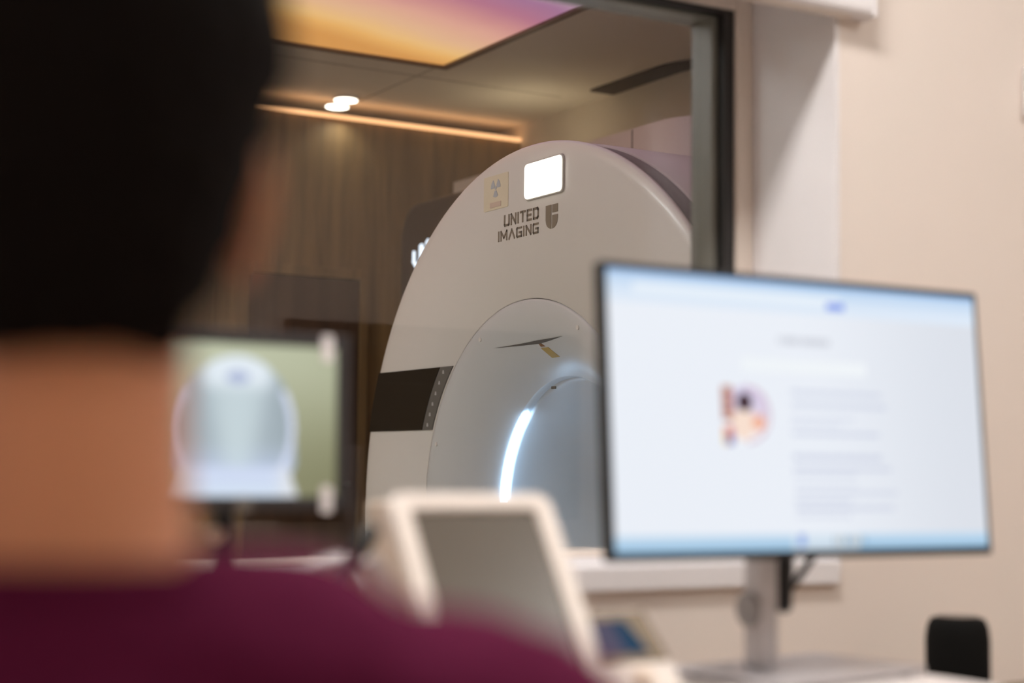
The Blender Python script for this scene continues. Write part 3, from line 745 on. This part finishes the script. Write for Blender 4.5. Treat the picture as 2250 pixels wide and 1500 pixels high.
# --- control box with small blue screen
bo = thing('operator_box', 'white sloped operator box with small blue screen and round knob', 'control box', (.996, 1.46, DZ))
bm = bmesh.new(); ol = [(-.15, .0), (-.15, .012), (.035, zr(-.158)), (.055, zr(-.158)), (.075, zr(-.175)), (.075, 0)]
prism(bm, ol, lambda a, bb, d: Vector((d, a, bb)), -.055, .060)
obj('box_shell', bm, M_WPLAST, bo, bevel=.005)
sl = (Vector((0, .035, zr(-.158))) - Vector((0, -.15, .012))); L = sl.length; sl /= L; nr = Vector((0, -sl.z, sl.y))
def bp_(a, bb, d): return Vector((a, .035, zr(-.158))) - sl * bb + nr * d
bm = bmesh.new(); prism(bm, [(-.052, .001), (.054, .001), (.056, .068), (-.052, .068)], bp_, -.001, .002)
fp = obj('fascia', bm, mat('olive_beige_fascia', (118, 102, 82), .5), bo)
bm = bmesh.new(); prism(bm, [(-.045, .014), (.020, .014), (.024, .058), (-.045, .058)], bp_, .001, .0035)
obj('display', bm, emit('grey_blue_display', (92, 88, 108), .9), fp)
bm = bmesh.new(); prism(bm, [(.004, .014), (.021, .014), (.034, .058), (.006, .058)], bp_, .003, .0042)
obj('display_bar', bm, emit('deep_blue_display', (46, 74, 100), .9), fp)
bm = bmesh.new(); cyl(bm, bp_(.012, .090, 0), nr, .012, .008, 28, .010)
obj('knob', bm, M_CREAM, bo, bevel=.001)

# --- black fabric speaker
sp_ = thing('smart_speaker', 'black fabric cylindrical speaker on the desk at the far right', 'speaker', (1.835, 1.79, DZ))
prof = [(0.001, 0), (.040, 0), (.045, .006), (.0475, .03), (.0475, .105), (.045, .124), (.040, .135), (.032, .138), (.001, .1375)]
bm = bmesh.new(); seg = 48
rings = [[bm.verts.new((r * math.cos(2 * PI * k / seg), r * math.sin(2 * PI * k / seg), z)) for k in range(seg)] for r, z in prof]
for A, B in zip(rings, rings[1:]):
    for k in range(seg): bm.faces.new((A[k], A[(k + 1) % seg], B[(k + 1) % seg], B[k]))
obj('speaker_body', bm, M_FABRIC, sp_, smooth=True)
bm = bmesh.new()
n = 40; A = [bm.verts.new((.0325 * math.cos(2 * PI * k / n), .0325 * math.sin(2 * PI * k / n), .1378)) for k in range(n)]
B = [bm.verts.new((.031 * math.cos(2 * PI * k / n), .031 * math.sin(2 * PI * k / n), .1395)) for k in range(n)]
for k in range(n): bm.faces.new((A[k], A[(k + 1) % n], B[(k + 1) % n], B[k]))
bm.faces.new(B)
obj('top_plate', bm, M_GLOSSBLACK, sp_)

# ================================================================= THE PERSON AND THE STOOL
P0 = Vector((.223, .80, 0)); FACE = math.radians(-17)
per = thing('person', 'person seen from behind in plum purple scrubs with short dark hair, seated at the desk', 'person', P0, FACE)
per['kind'] = 'thing'
def ellipse_loft(bm, secs, seg=36, power=2.3):
    """secs: (z, halfwidth, halfdepth, cx, cy) from bottom to top"""
    rings = []
    for z, a, b_, cx, cy in secs:
        ring = []
        for k in range(seg):
            t = 2 * PI * k / seg; c_, s_ = math.cos(t), math.sin(t); e = 2 / power
            ring.append(bm.verts.new((cx + a * math.copysign(abs(c_) ** e, c_), cy + b_ * math.copysign(abs(s_) ** e, s_), z)))
        rings.append(ring)
    for A, B in zip(rings, rings[1:]):
        for k in range(seg): bm.faces.new((A[k], A[(k + 1) % seg], B[(k + 1) % seg], B[k]))
    bm.faces.new(rings[0][::-1]); bm.faces.new(rings[-1])
def blob(bm, c_, s_, seg=20):
    g_ = bmesh.ops.create_uvsphere(bm, u_segments=seg, v_segments=seg // 2, radius=1.0)
    for v in g_['verts']: v.co = Vector((v.co.x * s_[0] + c_[0], v.co.y * s_[1] + c_[1], v.co.z * s_[2] + c_[2]))
def limb(bm, pts, rads, n=6):
    P = smooth_path(pts, n); R = []
    for i in range(len(rads) - 1):
        for k in range(n): R.append(rads[i] + (rads[i + 1] - rads[i]) * k / n)
    R.append(rads[-1]); tube(bm, P, R, 18)
def remeshed(name, bm, voxel, material, parent, smooth_it=6, disp=None):
    """fuse overlapping pieces into one continuous surface"""
    me = bpy.data.meshes.new(name); bm.to_mesh(me); bm.free()
    o = bpy.data.objects.new(name, me); COL.objects.link(o)
    r = o.modifiers.new('fuse', 'REMESH'); r.mode = 'VOXEL'; r.voxel_size = voxel; r.use_smooth_shade = True
    s = o.modifiers.new('relax', 'SMOOTH'); s.factor = 0.5; s.iterations = smooth_it
    if disp:
        tx = bpy.data.textures.new(name + '_tex', 'CLOUDS'); tx.noise_scale = disp[1]
        dm = o.modifiers.new('locks', 'DISPLACE'); dm.texture = tx; dm.strength = disp[0]; dm.mid_level = .5; dm.texture_coords = 'LOCAL'
    dg = bpy.context.evaluated_depsgraph_get(); dg.update()
    me2 = bpy.data.meshes.new_from_object(o.evaluated_get(dg))
    bpy.data.objects.remove(o, do_unlink=True)
    me2.name = name
    me2.materials.clear(); me2.materials.append(material)
    me2.polygons.foreach_set('use_smooth', [True] * len(me2.polygons))
    o = bpy.data.objects.new(name, me2); COL.objects.link(o); o.parent = parent
    return o
TORSO = [(.46, .165, .12, 0, .02), (.55, .16, .115, 0, .02), (.68, .148, .105, 0, .02), (.80, .158, .11, 0, .015), (.90, .176, .115, 0, .01), (.96, .170, .100, 0, .0), (.99, .135, .078, 0, -.002), (1.015, .080, .062, 0, .0)]
NECK = [(1.00, .076, .066, 0, -.002), (1.035, .064, .063, 0, 0.0), (1.07, .056, .058, 0, .004), (1.12, .053, .057, 0, .008), (1.17, .054, .06, 0, .014), (1.21, .060, .072, 0, .022)]
HEAD = [(1.165, .046, .06, 0, .03), (1.20, .062, .082, 0, .026), (1.24, .074, .095, 0, .022), (1.28, .079, .100, 0, .016), (1.32, .079, .099, 0, .012), (1.355, .070, .087, 0, .010), (1.385, .050, .062, 0, .01), (1.402, .02, .026, 0, .012)]
ARMS = {s: [(s * .15, .0, .950), (s * .214, .0, .930), (s * .252, .045, .80), (s * .260, .10, .765), (s * .215, .22, .795), (s * .165, .335, .800)] for s in (1, -1)}
ARAD = [.050, .054, .047, .043, .038, .028]
LEGS = {1: [(.09, .05, .535), (.11, .25, .535), (.12, .46, .52), (.12, .49, .40), (.12, .46, .10), (.12, .455, .06)], -1: [(-.09, .05, .535), (-.11, .25, .535), (-.12, .46, .52), (-.12, .49, .40), (-.12, .46, .10), (-.12, .455, .06)]}
LRAD = [.085, .08, .06, .055, .04, .036]
bm = bmesh.new()
ellipse_loft(bm, TORSO); ellipse_loft(bm, NECK, power=2.0); ellipse_loft(bm, HEAD, power=2.1)
blob(bm, (0, .070, 1.178), (.052, .050, .040)); blob(bm, (0, .05, 1.16), (.045, .05, .025))                                  # jaw and chin
blob(bm, (0, .108, 1.158), (.022, .018, .016))
blob(bm, (0, .128, 1.235), (.014, .022, .012)); tube(bm, [(0, .112, 1.285), (0, .126, 1.26), (0, .138, 1.24)], [.009, .011, .013], 10)   # nose
for s in (-1, 1):
    blob(bm, (s * .038, .094, 1.245), (.026, .022, .022))                      # cheek
    blob(bm, (s * .032, .107, 1.295), (.024, .012, .008))                      # brow
    blob(bm, (s * .040, .012, .985), (.08, .055, .042))                        # trapezius
    blob(bm, (s * .11, -.005, .965), (.085, .055, .036))
    limb(bm, ARMS[s], ARAD); limb(bm, LEGS[s], LRAD)
    # ear: rim, bowl and lobe standing out from the side of the head
    for c_, r_ in (((s * .083, .012, 1.232), (.008, .020, .034)), ((s * .088, .0, 1.240), (.006, .012, .026)), ((s * .080, .016, 1.202), (.006, .010, .012))): blob(bm, c_, r_)
    # hand: palm, four unequal bent fingers and a thumb, resting on the desk edge
    hx, hy, hz = s * .165, .335, .796
    limb(bm, [(hx, hy, hz), (hx - s * .01, hy + .045, hz - .004), (hx - s * .018, hy + .085, hz - .008)], [.026, .030, .026])
    blob(bm, (hx - s * .012, hy + .06, hz - .005), (.038, .045, .014))
    for k, (dx, ln) in enumerate(((-.030, .058), (-.011, .072), (.009, .078), (.028, .068))):
        bxp = hx - s * .015 + dx; byp = hy + .095
        limb(bm, [(bxp, byp, hz - .006), (bxp + dx * .12, byp + ln * .45, hz + .002), (bxp + dx * .2, byp + ln * .8, hz - .008), (bxp + dx * .22, byp + ln, hz - .020)], [.0105, .0095, .0088, .0075], 4)
    limb(bm, [(hx - s * .038, hy + .035, hz - .006), (hx - s * .062, hy + .062, hz - .012), (hx - s * .070, hy + .092, hz - .018)], [.014, .0115, .009], 4)
body = remeshed('body', bm, .006, M_SKIN, per, 5)
for s in (-1, 1):
    bm = bmesh.new(); blob(bm, (s * .032, .102, 1.277), (.0120, .011, .0085)); ey = obj('eye', bm, mat('eye_white', (226, 220, 214), .2), per, smooth=True)
    bm = bmesh.new(); cyl(bm, (s * .032, .1125, 1.277), (0, 1, 0), .0060, .0014, 18); obj('iris', bm, mat('dark_brown_iris', (40, 24, 16), .2), ey)
    bm = bmesh.new(); tube(bm, [(s * .016, .119, 1.302), (s * .034, .118, 1.307), (s * .052, .104, 1.300)], .0035, 8); obj('eyebrow', bm, M_HAIR, per, smooth=True)
bm = bmesh.new(); tube(bm, [(-.024, .118, 1.190), (-.010, .127, 1.192), (0, .128, 1.190), (.010, .127, 1.192), (.024, .118, 1.190)], [.002, .005, .005, .005, .002], 10)
obj('mouth', bm, mat('lip_pink', (176, 100, 88), .4), per, smooth=True)
# hair: short, hugging the skull, tapering to the nape, clear of the face
bm = bmesh.new()
HAIR = [(1.150, .046, .030, 0, -.030), (1.175, .060, .050, 0, -.022), (1.20, .072, .068, 0, -.018), (1.23, .081, .088, 0, -.010), (1.265, .091, .100, 0, -.006), (1.31, .101, .110, 0, .002), (1.35, .097, .106, 0, .006), (1.385, .074, .086, 0, .008), (1.412, .044, .052, 0, .008), (1.422, .02, .025, 0, .008)]
ellipse_loft(bm, HAIR, power=2.1)
hair = remeshed('hair', bm, .006, M_HAIR, per, 4, (.012, .018))
# scrubs: loose short-sleeved top and trousers over the body
def grow(secs, d_): return [(z, a + d_, b_ + d_, cx, cy) for z, a, b_, cx, cy in secs]
bm = bmesh.new()
ellipse_loft(bm, grow([(.50, .165, .12, 0, .02)] + TORSO[1:-1], .018))
ellipse_loft(bm, [(.98, .14, .088, 0, -.005), (1.010, .116, .082, 0, -.004), (1.034, .092, .076, 0, -.002), (1.049, .078, .072, 0, 0.0)], power=2.0)
for s in (-1, 1):
    blob(bm, (s * .080, -.006, .990), (.105, .086, .069)); blob(bm, (s * .182, -.003, .950), (.118, .086, .080))
    limb(bm, ARMS[s][:3], [r_ + .020 for r_ in ARAD[:3]])
top_ = remeshed('scrub_top', bm, .007, M_SCRUB, per, 5, (.010, .06))
bm = bmesh.new()                            # neckband
n = 40
tube(bm, [(.079 * math.cos(2 * PI * k / n), .072 * math.sin(2 * PI * k / n), 1.047 - .033 * max(0, math.sin(2 * PI * k / n))) for k in range(n + 1)], .007, 8)
obj('neckband', bm, M_SCRUB, top_, smooth=True)
bm = bmesh.new()
ellipse_loft(bm, [(.435, .15, .11, 0, .02), (.46, .178, .132, 0, .02), (.56, .176, .130, 0, .02)])
for s in (-1, 1): limb(bm, LEGS[s], [r_ + .012 for r_ in LRAD])
remeshed('scrub_trousers', bm, .008, M_SCRUB, per, 4)
for s in (-1, 1):
    bm = bmesh.new(); limb(bm, [(s * .12, .44, .036), (s * .12, .50, .036), (s * .125, .58, .034), (s * .125, .66, .030)], [.032, .037, .038, .026])
    bmesh.ops.translate(bm, verts=bm.verts, vec=(0, 0, .004)); obj('shoe', bm, mat('white_shoe', (214, 210, 204), .5), per, smooth=True)
# stool under the person
st = thing('swivel_stool', 'grey padded swivel stool under the seated person in purple', 'stool', P0)
bm = bmesh.new(); cyl(bm, (0, .02, .36), (0, 0, 1), .19, .068, 40); obj('seat', bm, mat('grey_vinyl', (90, 90, 94), .5), st, bevel=.018)
bm = bmesh.new(); cyl(bm, (0, .02, .09), (0, 0, 1), .028, .27, 24); obj('post', bm, M_ALU, st)
for k in range(5):
    a = 2 * PI * k / 5 + .3; e = Vector((.26 * math.cos(a), .02 + .26 * math.sin(a), .07))
    bm = bmesh.new(); tube(bm, [(0, .02, .10), e], [.022, .014], 12); lg = obj('leg', bm, M_ALU, st, smooth=True)
    bm = bmesh.new(); cyl(bm, e + Vector((-.011 * math.sin(a), .011 * math.cos(a), -.042)), (math.sin(a), -math.cos(a), 0), .028, .022, 20); obj('caster', bm, M_BPLAST, lg)
